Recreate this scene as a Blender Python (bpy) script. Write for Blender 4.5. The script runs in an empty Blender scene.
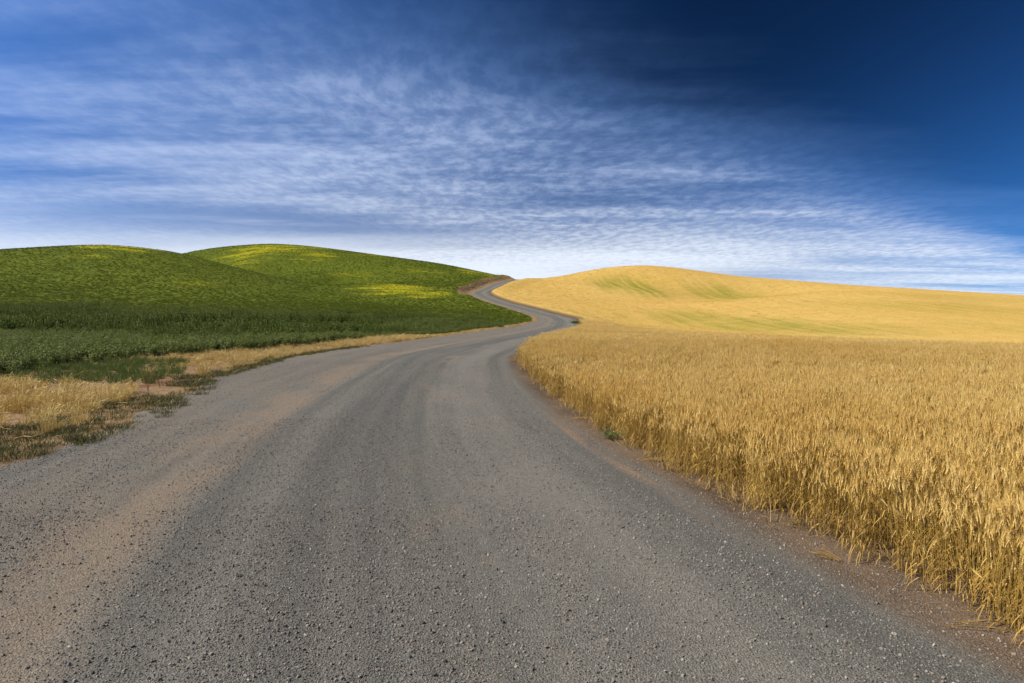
import bpy, math, random
import numpy as np
from mathutils import Vector

rng = np.random.default_rng(7)
random.seed(7)
S = bpy.context.scene
COL = S.collection
R = math.radians
F, CU, HV, H = 683.0, 512.0, 314.0, 1.9      # lens in pixels, picture centre, eye level row, eye height

def P(u, v, Y, dz=0.0):
    return ((u - CU) / F * Y, Y, H + (HV - v) / F * Y + dz)

# ------------------------------------------------------------------ the lie of the land
C = []
def add(u, v, Y, dz=0.0): C.append(P(u, v, Y, dz))
def raw(x, y, z): C.append((x, y, z))
# flat foreground
for y in (-60, -20, 5, 20, 35):
    for x in (-60, -25, -8, 0, 8, 25, 60):
        if y == 35 and x > 5: continue
        raw(x, y, 0.0)
for y in (55, 75):
    for x in (-90, -55, -35, -18, -6): raw(x, y, 0.0 if y < 60 else 0.25)
# near crest of the wheat field, hidden dip behind it
for u, v, Y in ((600, 328.5, 65), (700, 332.5, 50), (780, 335, 44), (850, 337.5, 40), (940, 340.5, 38), (1024, 343, 36), (1200, 347, 34)):
    add(u, v, Y, -0.7)
for u, Y, z in ((700, 88, -2.0), (850, 80, -2.9), (1000, 75, -3.6), (1200, 72, -4.0)):
    raw((u - CU) / F * Y, Y, z)
# near green hill
for q in ((-250, 276, 245), (-120, 262, 250), (0, 252, 255), (60, 247, 255), (110, 245.5, 260), (150, 248.5, 262), (185, 254, 265),
          (240, 268, 255), (290, 281, 245), (340, 294, 225), (385, 303, 200),
          (-250, 298, 140), (0, 309, 100), (0, 290, 150), (0, 270, 200), (100, 308, 103), (100, 290, 150), (100, 265, 205),
          (200, 310, 105), (200, 297, 150), (200, 277, 200), (300, 312, 110), (300, 303, 155)):
    add(*q, -0.6)
for x, y, z in ((-190, 330, 17), (-150, 330, 20), (-260, 340, 14), (-118, 305, 19.5), (-95, 295, 17.0), (-75, 285, 14.0), (-300, 450, 0), (-200, 480, 5)):
    raw(x, y, z)
# far green hill
for q in ((190, 254, 405), (230, 246.5, 398), (270, 244, 390), (320, 247.5, 380), (360, 252.5, 370), (400, 258, 362), (450, 265.5, 350), (485, 272.5, 338),
          (240, 262, 330), (300, 262, 325), (320, 275, 290), (370, 283, 265), (400, 274, 300), (400, 290, 240), (430, 279, 290), (450, 290, 248),
          (430, 303, 200), (465, 306, 185), (400, 314, 125), (470, 317, 125)):
    add(*q, -0.3)
for x, y, z in ((-200, 560, 8), (-60, 560, 2), (-140, 470, 28), (-60, 460, 20), (0, 450, 12)):
    raw(x, y, z)
# golden hill
for q in ((540, 278.5, 345), (575, 273.5, 360), (600, 269.5, 370), (640, 266, 375), (680, 268.3, 370), (710, 272.5, 365), (740, 277, 355), (780, 280, 345),
          (850, 285.5, 325), (900, 288, 315), (960, 291.5, 305), (1024, 295.5, 295), (1150, 303, 280), (1300, 312, 270),
          (620, 281, 325), (640, 291, 275), (600, 303, 220), (560, 292, 265), (660, 300, 255), (700, 301, 262), (740, 298, 285), (785, 292.5, 306), (690, 306, 215), (725, 302.5, 222), (770, 296.5, 248),
          (820, 291.8, 264), (880, 292.5, 260), (850, 302, 215), (900, 303, 205), (960, 304, 205), (930, 296, 262), (800, 316, 165), (900, 320, 150), (1000, 320, 150), (1000, 306, 210),
          (700, 318, 170), (640, 316, 172), (700, 329, 138), (850, 336, 118), (1000, 340, 108), (630, 323, 155)):
    add(*q, -0.68)
for x, y, z in ((60, 470, 14), (140, 470, 12), (230, 420, 2), (320, 400, -8), (100, 560, 0), (300, 560, -10), (420, 200, -8), (420, 50, -4), (-420, 50, 0), (-420, 200, 6), (0, -200, 0), (200, -150, 0), (-200, -150, 0)):
    raw(x, y, z)

# road stations: left edge x, right edge x, y  (flat part), then centre points and half widths
LR = [(-60, 2.5, 12.0), (-35, 1.0, 10.2), (-15, -2.4, 6.9), (0, -4.8, 3.85), (4, -5.5, 2.92), (8.6, -6.3, 1.95), (14, -7.0, 1.2), (20, -8.6, .70), (29, -9.5, .37), (36, -9.1, 1.05),
      (46, -7.6, 2.55), (55, -6.2, 4.1), (65, -4.75, 5.8), (80, -2.9, 8.0), (95, -0.6, 10.0), (110, 1.3, 11.5)]
CT = [((l + r) / 2, y, 0.0, (r - l) / 2) for y, l, r in LR]
def road_pt(u, v, Y, hw): x, y, z = P(u, v, Y); CT.append((x, y, z, hw))
CT.append((8.0, 128, 0.15, 4.7)); CT.append((9.6, 142, 0.5, 4.5)); CT.append((9.2, 154, 1.15, 4.2))
for q in ((538, 313, 166, 3.9), (515, 306.5, 185, 3.6), (502, 303.0, 199, 3.4), (487, 297.6, 222, 3.4), (480, 293, 242, 3.4), (488.5, 288.8, 262, 3.3), (501, 283.4, 285, 3.3), (511, 281, 305, 3.3), (521, 279.6, 325, 3.2)):
    road_pt(*q)
CT += [(10, 350, 18.0, 3.2), (20, 390, 14.5, 3.2), (40, 440, 9.0, 3.2), (60, 520, 2, 3.2)]
CT = np.array(CT)
for c in CT[16:]: raw(c[0], c[1], c[2])
raw(8, 95, 0); raw(0, 75, 0)

def catmull(A, n):
    out = []
    for i in range(len(A) - 1):
        p0, p1, p2, p3 = A[max(i - 1, 0)], A[i], A[i + 1], A[min(i + 2, len(A) - 1)]
        d1 = (p2 - p0) / 2; d2 = (p3 - p1) / 2
        L = np.linalg.norm((p2 - p1)[:2]); 
        k1 = L / max(np.linalg.norm(d1[:2]), 1e-6); k2 = L / max(np.linalg.norm(d2[:2]), 1e-6)
        d1 = d1 * min(k1, 1.2); d2 = d2 * min(k2, 1.2)
        for t in np.arange(n) / n:
            out.append((2*t**3 - 3*t**2 + 1) * p1 + (t**3 - 2*t**2 + t) * d1 + (-2*t**3 + 3*t**2) * p2 + (t**3 - t**2) * d2)
    out.append(A[-1]); return np.array(out)
RC = catmull(CT, 14)
RT = np.gradient(RC[:, :2], axis=0); RT /= np.linalg.norm(RT, axis=1)[:, None]
RN = np.stack([RT[:, 1], -RT[:, 0]], 1)      # to the right of travel
RS = np.concatenate([[0], np.cumsum(np.linalg.norm(np.diff(RC[:, :2], axis=0), axis=1))])

def road_query(x, y):
    """signed lateral distance (right positive), half width, road height, y of the station for every point"""
    q = np.stack([x, y], 1); n = len(q)
    best = np.full(n, 1e18); lat = np.zeros(n); hw = np.zeros(n); rz = np.zeros(n); st = np.zeros(n)
    A = RC[:-1, :2]; B = RC[1:, :2]; D = B - A; L2 = (D**2).sum(1)
    for k in range(len(A)):
        w = q - A[k]
        t = np.clip((w @ D[k]) / L2[k], 0, 1)
        dx = w - t[:, None] * D[k]
        d2 = (dx**2).sum(1)
        m = d2 < best
        if not m.any(): continue
        best[m] = d2[m]
        cr = D[k][1] * w[:, 0] - D[k][0] * w[:, 1]
        lat[m] = np.sqrt(d2[m]) * np.where(cr[m] >= 0, 1, -1)
        tm = t[m]
        hw[m] = RC[k, 3] * (1 - tm) + RC[k + 1, 3] * tm
        rz[m] = RC[k, 2] * (1 - tm) + RC[k + 1, 2] * tm
        st[m] = RC[k, 1] * (1 - tm) + RC[k + 1, 1] * tm
    return lat, hw, rz, st

C = np.array(C)
_sc = 100.0
def tps_fit(C, lam=2e-4):
    X = C[:, :2] / _sc; n = len(X)
    r = np.linalg.norm(X[:, None] - X[None], axis=2)
    K = np.where(r > 0, r**2 * np.log(r + 1e-12), 0) + lam * np.eye(n)
    Pm = np.hstack([np.ones((n, 1)), X])
    A = np.block([[K, Pm], [Pm.T, np.zeros((3, 3))]])
    return np.linalg.solve(A, np.concatenate([C[:, 2], np.zeros(3)])), X
_w, _X = tps_fit(C)
def tps(x, y):
    out = np.empty(len(x))
    for a in range(0, len(x), 20000):
        q = np.stack([x[a:a + 20000], y[a:a + 20000]], 1) / _sc
        r2 = ((q[:, None] - _X[None])**2).sum(2)
        out[a:a + 20000] = (0.5 * r2 * np.log(r2 + 1e-12)) @ _w[:-3] + _w[-3] + q @ _w[-2:]
    return out
# sampled on a lattice, read back with bilinear look-ups
GX0, GY0, GS, GNX, GNY = -440, -220, 2.0, 441, 401
_gx, _gy = np.meshgrid(GX0 + GS * np.arange(GNX), GY0 + GS * np.arange(GNY))
_G = tps(_gx.ravel(), _gy.ravel()).reshape(GNY, GNX)
def natural(x, y):
    fx = np.clip((x - GX0) / GS, 0, GNX - 1.001); fy = np.clip((y - GY0) / GS, 0, GNY - 1.001)
    i = fx.astype(int); j = fy.astype(int); a = fx - i; b = fy - j
    z = _G[j, i] * (1-a) * (1-b) + _G[j, i+1] * a * (1-b) + _G[j+1, i] * (1-a) * b + _G[j+1, i+1] * a * b
    far = np.hypot(np.maximum(np.abs(x) - 430, 0), np.maximum(np.maximum(y - 575, -215 - y), 0))
    return z * np.exp(-far / 150) - 6 * (1 - np.exp(-far / 250))
def sstep(a, b, x):
    t = np.clip((x - a) / (b - a), 0, 1); return t * t * (3 - 2 * t)
def lump(x, y, k=0):
    s = 0
    for i, (f, a) in enumerate(((.11, 1), (.27, .6), (.7, .35), (1.9, .22))):
        s = s + a * np.sin(f * x * 1.3 + 1.7 * i + k + 1.1 * np.sin(f * y + k)) * np.cos(f * y * 1.1 - 2.3 * i + k * .7 + .9 * np.sin(f * x * .8))
    return s
def ground_z(x, y, q=None):
    lat, hw, rz, st = road_query(x, y) if q is None else q
    z = natural(x, y)
    d = np.abs(lat) - hw
    bank = sstep(228, 246, st) * (1 - sstep(335, 350, st)) * (lat < 0)
    # cut bank on the left of the climb
    top = rz + 2.0 * sstep(0.3, 5.6, d)
    zb = np.maximum(top, z)
    z = np.where(bank > 0, z * (1 - bank) + bank * (zb * (1 - sstep(6, 16, d)) + z * sstep(6, 16, d)), z)
    t = sstep(0.4, 9.0, d)
    t = np.where(bank > 0, t * (1 - bank) + bank * sstep(0.3, 3.0, d), t)
    return rz * (1 - t) + z * t

# ------------------------------------------------------------------ helpers
def tag(o, label=None, cat=None, group=None, kind=None):
    if label: o["label"] = label
    if cat: o["category"] = cat
    if group: o["group"] = group
    if kind: o["kind"] = kind
    return o
def mesh_from(name, V, Fc, mats=(), mi=None, smooth=False):
    me = bpy.data.meshes.new(name)
    me.from_pydata([tuple(v) for v in V], [], [tuple(f) for f in Fc])
    for m in mats: me.materials.append(m)
    if mi is not None: me.polygons.foreach_set("material_index", np.asarray(mi, dtype=np.int32))
    if smooth: me.polygons.foreach_set("use_smooth", np.ones(len(me.polygons), dtype=bool))
    me.update(); return me
def link(name, me):
    o = bpy.data.objects.new(name, me); COL.objects.link(o); return o

class N:
    """tiny node-tree writer"""
    def __init__(s, mat): s.t = mat.node_tree; s.t.nodes.clear()
    def n(s, kind, **kw):
        nd = s.t.nodes.new(kind)
        for k, v in kw.items():
            if k.startswith("i_"):
                key = k[2:]; key = int(key) if key.isdigit() else key.replace("_", " ")
                s.put(nd, key, v)
            else: setattr(nd, k, v)
        return nd
    def put(s, nd, key, v):
        if hasattr(v, "is_output"): s.t.links.new(v, nd.inputs[key])
        else: nd.inputs[key].default_value = v
    def math(s, op, a, b=0.0, c=0.0, clamp=False):
        nd = s.n("ShaderNodeMath", operation=op, use_clamp=clamp)
        s.put(nd, 0, a); s.put(nd, 1, b); s.put(nd, 2, c); return nd.outputs[0]
    def vmath(s, op, a, b=(0, 0, 0)):
        nd = s.n("ShaderNodeVectorMath", operation=op); s.put(nd, 0, a); s.put(nd, 1, b); return nd
    def mix(s, f, a, b, mode="MIX"):
        nd = s.n("ShaderNodeMix", data_type="RGBA", blend_type=mode)
        s.put(nd, 0, f); s.put(nd, 6, a); s.put(nd, 7, b); return nd.outputs[2]
    def ramp(s, f, a, b, clamp=True, lo=0.0, hi=1.0):
        nd = s.n("ShaderNodeMapRange", interpolation_type="SMOOTHSTEP", clamp=clamp)
        s.put(nd, 0, f); s.put(nd, 1, a); s.put(nd, 2, b); s.put(nd, 3, lo); s.put(nd, 4, hi); return nd.outputs[0]
    def noise(s, vec, scale, detail=4, rough=.55, dist=0.0):
        nd = s.n("ShaderNodeTexNoise"); s.put(nd, "Vector", vec); s.put(nd, "Scale", scale); s.put(nd, "Detail", detail); s.put(nd, "Roughness", rough); s.put(nd, "Distortion", dist)
        return nd.outputs[0]
    def mapping(s, vec, scale=(1, 1, 1), rot=(0, 0, 0), loc=(0, 0, 0)):
        nd = s.n("ShaderNodeMapping"); s.put(nd, "Vector", vec); s.put(nd, "Scale", scale); s.put(nd, "Rotation", rot); s.put(nd, "Location", loc); return nd.outputs[0]
def col4(c): return (*c, 1.0)
def new_mat(name):
    m = bpy.data.materials.new(name); m.use_nodes = True; return m
def finish(k, color, rough=.9, bump=None, spec=.2, transl=0.0):
    b = k.n("ShaderNodeBsdfPrincipled"); k.put(b, "Base Color", color); k.put(b, "Roughness", rough); k.put(b, "Specular IOR Level", spec)
    if bump is not None: k.t.links.new(bump, b.inputs["Normal"])
    out = k.n("ShaderNodeOutputMaterial")
    sh = b.outputs[0]
    if transl > 0:
        tr = k.n("ShaderNodeBsdfTranslucent"); k.put(tr, 0, color)
        mx = k.n("ShaderNodeMixShader"); k.put(mx, 0, transl); k.t.links.new(sh, mx.inputs[1]); k.t.links.new(tr.outputs[0], mx.inputs[2]); sh = mx.outputs[0]
    k.t.links.new(sh, out.inputs[0])
def plant_mat(name, c1, c2, transl=.25, rough=.6, spec=.25, patch=None, pscale=.12):
    """colour varies from plant to plant and, softly, across the field"""
    m = new_mat(name); k = N(m)
    oi = k.n("ShaderNodeObjectInfo")
    c = k.mix(oi.outputs["Random"], col4(c1), col4(c2))
    g = k.n("ShaderNodeNewGeometry")
    if patch is not None:
        nz = k.ramp(k.noise(g.outputs["Position"], pscale, 3), .48, .66)
        c = k.mix(k.math("MULTIPLY", nz, .7), c, col4(patch))
    nz2 = k.noise(g.outputs["Position"], 18.0, 2)
    c = k.mix(k.ramp(nz2, .3, .7, lo=0, hi=.35), c, k.mix(1.0, c, (.55, .55, .5, 1), "MULTIPLY"))
    finish(k, c, rough, None, spec, transl)
    return m

# ------------------------------------------------------------------ materials of the setting
def mat_green_hills():
    m = new_mat("green_crop_ground"); k = N(m)
    pos = k.n("ShaderNodeNewGeometry").outputs["Position"]
    sep = k.n("ShaderNodeSeparateXYZ"); k.put(sep, 0, pos)
    fl = k.n("ShaderNodeCombineXYZ"); k.put(fl, 0, sep.outputs[0]); k.put(fl, 1, sep.outputs[1])
    p2 = fl.outputs[0]
    big = k.noise(p2, .018, 4, .5)
    mid = k.noise(p2, .11, 5, .6)
    c = k.mix(k.ramp(big, .38, .62), (.088, .114, .011, 1), (.115, .142, .013, 1))
    c = k.mix(k.ramp(mid, .35, .75, hi=.6), c, (.14, .165, .016, 1))
    # mustard in flower: patches painted by vertex attribute, broken up by noise
    at = k.n("ShaderNodeAttribute", attribute_name="bloom")
    warp = k.noise(k.mapping(p2, (.05, .16, 1), (0, 0, .35)), 1.0, 6, .62)
    bl = k.ramp(k.math("MULTIPLY", at.outputs["Fac"], k.ramp(warp, .36, .62, lo=.25, hi=1.35)), .28, .95)
    fine = k.noise(p2, 1.1, 3, .7)
    bl = k.math("MULTIPLY", bl, k.ramp(fine, .25, .6, lo=.45, hi=1.0))
    c = k.mix(k.math("MULTIPLY", bl, .9), c, (.40, .36, .012, 1))
    # rows of the crop, faint
    # bare soil near the road and under the plants
    soil = k.n("ShaderNodeAttribute", attribute_name="soil")
    sn = k.noise(p2, .9, 5, .6)
    sc = k.mix(k.ramp(sn, .35, .65), (.20, .125, .065, 1), (.30, .205, .105, 1))
    sc = k.mix(k.ramp(k.noise(p2, .45, 3), .52, .66), sc, (.17, .092, .048, 1))
    c = k.mix(k.ramp(k.math("ADD", soil.outputs["Fac"], k.math("MULTIPLY", k.math("SUBTRACT", sn, .5), .5)), .35, .65), c, sc)
    bu = k.n("ShaderNodeBump"); k.put(bu, "Strength", .5); k.put(bu, "Distance", .2)
    hgt = k.math("ADD", k.noise(p2, 2.2, 5, .65), k.math("MULTIPLY", k.noise(p2, 7, 3, .6), .18))
    k.put(bu, "Height", hgt)
    finish(k, c, .95, bu.outputs[0], .05)
    return m
def mat_golden_hills():
    m = new_mat("wheat_ground"); k = N(m)
    pos = k.n("ShaderNodeNewGeometry").outputs["Position"]
    sep = k.n("ShaderNodeSeparateXYZ"); k.put(sep, 0, pos)
    fl = k.n("ShaderNodeCombineXYZ"); k.put(fl, 0, sep.outputs[0]); k.put(fl, 1, sep.outputs[1])
    p2 = fl.outputs[0]
    big = k.noise(p2, .02, 4, .5); mid = k.noise(p2, .16, 5, .62); fine = k.noise(p2, 1.6, 4, .7)
    c = k.mix(k.ramp(big, .35, .65), (.66, .425, .112, 1), (.72, .475, .145, 1))
    c = k.mix(k.ramp(mid, .35, .72, hi=.55), c, (.60, .37, .085, 1))
    at = k.n("ShaderNodeAttribute", attribute_name="unripe")
    # drilling rows show where the crop is still green
    rowv = k.mapping(p2, (.34, .012, 1), (0, 0, R(13)))
    rows = k.noise(rowv, 1.0, 3, .5, .4)
    rows2 = k.noise(k.mapping(p2, (1.3, .03, 1), (0, 0, R(13))), 1.0, 4, .6)
    u = k.math("ADD", .45, k.math("MULTIPLY", k.math("SUBTRACT", rows, .5), 1.7))
    u = k.math("ADD", u, k.math("MULTIPLY", k.math("SUBTRACT", mid, .5), .7))
    u = k.math("MULTIPLY", k.math("MULTIPLY", k.math("ADD", k.ramp(at.outputs["Fac"], .08, 1.0), .22), 1.15), k.ramp(u, .0, .9, lo=.3))
    c = k.mix(k.math("MULTIPLY", u, .8, clamp=True), c, (.25, .245, .028, 1))
    c = k.mix(k.ramp(rows2, .5, .75, hi=.14), c, (.42, .27, .07, 1))
    c = k.mix(k.ramp(fine, .45, .75, hi=.35), c, (.36, .22, .055, 1))
    soil = k.n("ShaderNodeAttribute", attribute_name="soil")
    sc = k.mix(k.ramp(k.noise(p2, 2.0, 5, .6), .35, .65), (.10, .065, .035, 1), (.17, .115, .06, 1))
    c = k.mix(soil.outputs["Fac"], c, sc)
    bu = k.n("ShaderNodeBump"); k.put(bu, "Strength", .7); k.put(bu, "Distance", .35)
    k.put(bu, "Height", k.math("ADD", k.noise(p2, 1.4, 5, .7), k.math("MULTIPLY", rows2, .6)))
    finish(k, c, .95, bu.outputs[0], .05)
    return m
A0, A1 = (float(np.interp(v, RC[:, 1], RS)) for v in (4.2, 14.0))
def mat_gravel():
    m = new_mat("gravel_road_surface"); k = N(m)
    uv = k.n("ShaderNodeUVMap", uv_map="road").outputs[0]       # x: metres in from the right edge, y: metres along
    pos = k.n("ShaderNodeNewGeometry").outputs["Position"]
    sep = k.n("ShaderNodeSeparateXYZ"); k.put(sep, 0, uv)
    wob = k.noise(k.mapping(uv, (.25, .16, 1)), 1.0, 4, .55)
    lat = k.math("ADD", sep.outputs[0], k.math("MULTIPLY", k.math("SUBTRACT", wob, .5), .7))
    def band(c0, w, f=1.8):
        d = k.math("ABSOLUTE", k.math("SUBTRACT", lat, c0)); return k.ramp(d, w, w * f, lo=1, hi=0)
    streak = k.noise(k.mapping(uv, (2.3, .06, 1)), 1.0, 5, .62)
    patch = k.noise(k.mapping(uv, (.8, .35, 1)), 1.0, 5, .6)
    v1 = k.n("ShaderNodeTexVoronoi", feature="F1"); k.put(v1, "Vector", pos); k.put(v1, "Scale", 62.0)
    v2 = k.n("ShaderNodeTexVoronoi", feature="F1"); k.put(v2, "Vector", pos); k.put(v2, "Scale", 150.0)
    hsv1 = k.n("ShaderNodeSeparateColor"); k.put(hsv1, 0, v1.outputs["Color"])
    hsv2 = k.n("ShaderNodeSeparateColor"); k.put(hsv2, 0, v2.outputs["Color"])
    g = k.mix(k.ramp(streak, .3, .7), (.128, .125, .105, 1), (.190, .182, .148, 1))
    tan = (.265, .205, .138, 1)
    f = k.math("MULTIPLY", band(6.2, .30, 2.6), k.ramp(patch, .3, .62))
    c = k.mix(k.math("MULTIPLY", f, .85), g, tan)
    c = k.mix(k.math("MULTIPLY", band(3.25, .18, 2.5), k.ramp(patch, .45, .68, hi=.45)), c, tan)
    c = k.mix(k.math("MULTIPLY", band(2.3, .35, 2.8), k.ramp(patch, .25, .65, lo=.2, hi=.6)), c, (.24, .218, .178, 1))
    c = k.mix(k.math("MULTIPLY", k.math("MAXIMUM", band(4.1, .25, 3.2), band(1.5, .1, 3.4)), k.ramp(patch, .3, .7, lo=.08, hi=.42)), c, (.118, .112, .100, 1))
    lat0 = sep.outputs[0]
    d95 = k.math("ABSOLUTE", k.math("SUBTRACT", k.math("ADD", lat0, k.math("MULTIPLY", k.math("SUBTRACT", wob, .5), .12)), .95))
    c = k.mix(k.math("MULTIPLY", k.math("MULTIPLY", k.ramp(d95, .03, .14, lo=.75, hi=0), k.math("MULTIPLY", k.ramp(sep.outputs[1], A0, A0 + 2.5), k.ramp(sep.outputs[1], A1, A1 - 3))), k.ramp(k.noise(k.mapping(uv, (3, .5, 1)), 1.0, 4, .6), .36, .62, lo=.1)), c, (.30, .20, .12, 1))
    c = k.mix(k.math("MULTIPLY", k.ramp(lat, 5.2, 7.6), k.ramp(patch, .3, .65, lo=.15, hi=.6)), c, (.225, .185, .135, 1))
    c = k.mix(k.ramp(lat, 1.0, .55), c, k.mix(k.ramp(patch, .35, .65), (.115, .08, .05, 1), (.20, .14, .085, 1)))
    # stone to stone
    c = k.mix(k.ramp(hsv1.outputs[0], .0, 1.0, lo=.0, hi=.55), c, k.mix(1.0, c, (.42, .42, .43, 1), "MULTIPLY"))
    c = k.mix(k.ramp(hsv2.outputs[1], .55, 1.0, hi=.55), c, k.mix(1.0, c, (1.7, 1.68, 1.62, 1), "MULTIPLY"))
    hh = k.math("ADD", k.math("MULTIPLY", v1.outputs["Distance"], -.9), k.math("MULTIPLY", v2.outputs["Distance"], -.45))
    hh = k.math("ADD", hh, k.math("MULTIPLY", k.noise(pos, 9, 5, .6), .8))
    bu = k.n("ShaderNodeBump"); k.put(bu, "Strength", .8); k.put(bu, "Distance", .014); k.put(bu, "Height", hh)
    finish(k, c, .92, bu.outputs[0], .12)
    return m
def mat_stone(name, a, b):
    m = new_mat(name); k = N(m)
    oi = k.n("ShaderNodeObjectInfo")
    c = k.mix(oi.outputs["Random"], col4(a), col4(b))
    pos = k.n("ShaderNodeNewGeometry").outputs["Position"]
    c = k.mix(k.ramp(k.noise(pos, 120, 3), .4, .7, hi=.4), c, k.mix(1.0, c, (.6, .58, .55, 1), "MULTIPLY"))
    finish(k, c, .85, None, .2); return m

M_green, M_gold, M_road = mat_green_hills(), mat_golden_hills(), mat_gravel()

# ------------------------------------------------------------------ terrain meshes (one fan of cells, shared out to the two sides of the road)
th = np.concatenate([np.linspace(-180, -46, 60)[:-1], np.linspace(-46, 46, 760), np.linspace(46, 180, 60)[1:]])
rr = np.concatenate([np.geomspace(.6, 60, 150)[:-1], np.linspace(60, 430, 330)[:-1], np.geomspace(430, 2600, 40)])
TH, RR = np.meshgrid(np.radians(th), rr, indexing="ij")
gx = (np.sin(TH) * RR).ravel(); gy = (np.cos(TH) * RR).ravel()
qq = road_query(gx, gy); lat, hw, rz, st = qq
gz = ground_z(gx, gy, qq)
dedge = np.abs(lat) - hw
side = np.where(lat < 0, 0, 1)
# the standing crop lifts the far surface; close by the plants themselves are built
cropL = .32 * sstep(95, 130, gy) * sstep(.9, 1.5, dedge) * (lat < 0)
bankz = sstep(226, 246, st) * (1 - sstep(335, 350, st)) * (lat < 0)
cropL = cropL * (1 - bankz * (1 - sstep(4.4, 5.0, dedge)))
cropR = .66 * sstep(118, 135, np.hypot(gx, gy)) * sstep(.45, .95, dedge) * (lat > 0)
cropR = np.maximum(cropR, .60 * sstep(40, 60, gx) * sstep(60, 80, gy) * (lat > 0))
micro = sstep(60, 120, gy) * sstep(3, 8, dedge) * .0 * np.sin(gx * 2.1 + 3 * np.sin(gy * .7)) * np.sin(gy * 1.7 + 2 * np.sin(gx * .9))
under = -.14 * (1 - sstep(-.9, -.25, dedge))                        # sunk beneath the road sheet
gzz = gz + cropL + cropR + micro + under
def pix(x, y, z):
    y = np.where(np.abs(y) < .1, .1, y); return CU + F * x / y, HV - F * (z - H) / y
pu, pv = pix(gx, gy, gz)
_pv = np.where(gy.reshape(len(th), len(rr)) > 3, pv.reshape(len(th), len(rr)), 9999)
seen = (_pv <= np.minimum.accumulate(_pv, axis=1) + .3).ravel()
def blob(x, y, rx, ry, a, cx, cy, p=1.0):
    ca, sa = math.cos(a), math.sin(a); dx, dy = x - cx, y - cy
    return np.exp(-(((dx * ca + dy * sa) / rx)**2 + ((-dx * sa + dy * ca) / ry)**2)**1.15 * p)
def spot(u, v, ru, rv):
    """where on the hills the photograph shows a patch, as a blob on the ground there"""
    m = (np.abs(pu - u) < ru) & (np.abs(pv - v) < rv) & (gy > 20) & seen
    if m.sum() < 4: return np.zeros_like(gx)
    cx, cy = np.median(gx[m]), np.median(gy[m]); sx, sy = np.std(gx[m]) * 2.35 + 1, np.std(gy[m]) * 2.35 + 1
    return blob(gx, gy, sx, sy, 0, cx, cy)
bloom = np.zeros_like(gx)
for u, v, ru, rv, a in ((125, 249, 40, 3, 1.0), (85, 258, 30, 3, .5), (190, 285, 30, 3, .5), (255, 262, 30, 3, .55), (420, 272, 25, 2, .5), (150, 290, 35, 5, .35), (60, 290, 50, 8, .16), (275, 250, 45, 5, .85), (315, 258, 25, 5, .6), (345, 275, 30, 4, .45),
                        (372, 284, 14, 2, .8), (390, 290, 30, 4, 1.15), (425, 296, 20, 2.5, .9), (375, 255, 20, 3, .6), (470, 273, 16, 2, .7), (492, 277.5, 12, 2, .7), (460, 308, 30, 3, .45),
                        (200, 268, 40, 12, .25), (350, 262, 60, 8, .2), (300, 290, 60, 10, .12)):
    bloom = np.maximum(bloom, a * spot(u, v, ru, rv))
unripe = np.zeros_like(gx)
for u, v, ru, rv, a in ((632, 288, 26, 7, 1.05), (735, 296, 32, 5, .95), (700, 322, 30, 8, .8), (760, 328, 45, 8, .95), (830, 332, 60, 7, .75), (640, 326, 60, 6, .4), (930, 310, 60, 6, .5), (960, 300, 60, 4, .45), (860, 308, 50, 8, .35), (600, 318, 30, 4, .25), (1000, 330, 60, 8, .35)):
    unripe = np.maximum(unripe, a * spot(u, v, ru, rv))
GE = np.array([(-60, -9), (-40, -11), (0, -14.5), (12, -15.7), (27, -15.7), (32, -14.2), (38, -12.6), (45, -11), (52, -9.3), (65, -6.0), (80, -3.9), (95, -1.5)])
def green_edge(y): return np.interp(y, GE[:, 0], GE[:, 1])
vergeL = np.where(gy < 95, 1 - sstep(-.2, .8, green_edge(gy) - gx), 1 - sstep(.9, 1.3, dedge)) * (lat < 0)
vergeL = np.where(bankz > .3, 1 - sstep(4.2, 5.0, dedge), vergeL)
soilL = np.clip(vergeL + .75 * (1 - sstep(40, 75, gy)) * (gx < green_edge(gy)), 0, 1)
soilR = np.maximum(1 - sstep(.7, 1.15, dedge), 1 - sstep(100, 118, np.hypot(gx, gy)))
soilR = np.minimum(soilR, 1 - sstep(40, 60, gx) * sstep(60, 80, gy))
nt, nr = len(th), len(rr)
idx = np.arange(nt * nr).reshape(nt, nr)
quads = np.stack([idx[:-1, :-1].ravel(), idx[:-1, 1:].ravel(), idx[1:, 1:].ravel(), idx[1:, :-1].ravel()], 1)
fside = side[quads].sum(1) >= 2
V = np.stack([gx, gy, gzz], 1)
def side_mesh(name, sel, mat, attrs):
    q = quads[sel]; u, inv = np.unique(q.ravel(), return_inverse=True)
    me = bpy.data.meshes.new(name)
    q = inv.reshape(-1, 4)
    me.vertices.add(len(u)); me.vertices.foreach_set("co", V[u].astype(np.float32).ravel())
    me.loops.add(q.size); me.loops.foreach_set("vertex_index", q.ravel().astype(np.int32))
    me.polygons.add(len(q)); me.polygons.foreach_set("loop_start", np.arange(0, q.size, 4, dtype=np.int32))
    me.polygons.foreach_set("use_smooth", np.ones(len(q), dtype=bool))
    me.materials.append(mat)
    me.update(calc_edges=True); me.validate()
    for an, av in attrs.items():
        a = me.attributes.new(an, "FLOAT", "POINT"); a.data.foreach_set("value", av[u].astype(np.float32))
    return tag(link(name, me), kind="structure")
cap = None
gh = side_mesh("green_hills", ~fside, M_green, {"bloom": bloom, "soil": soilL})
wh = side_mesh("golden_hills", fside, M_gold, {"unripe": unripe, "soil": soilR})
gh["label"] = "green rolling hills with yellow flowering patches left of the road"; wh["label"] = "golden rolling wheat hills with faint green swales right of the road"

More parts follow.
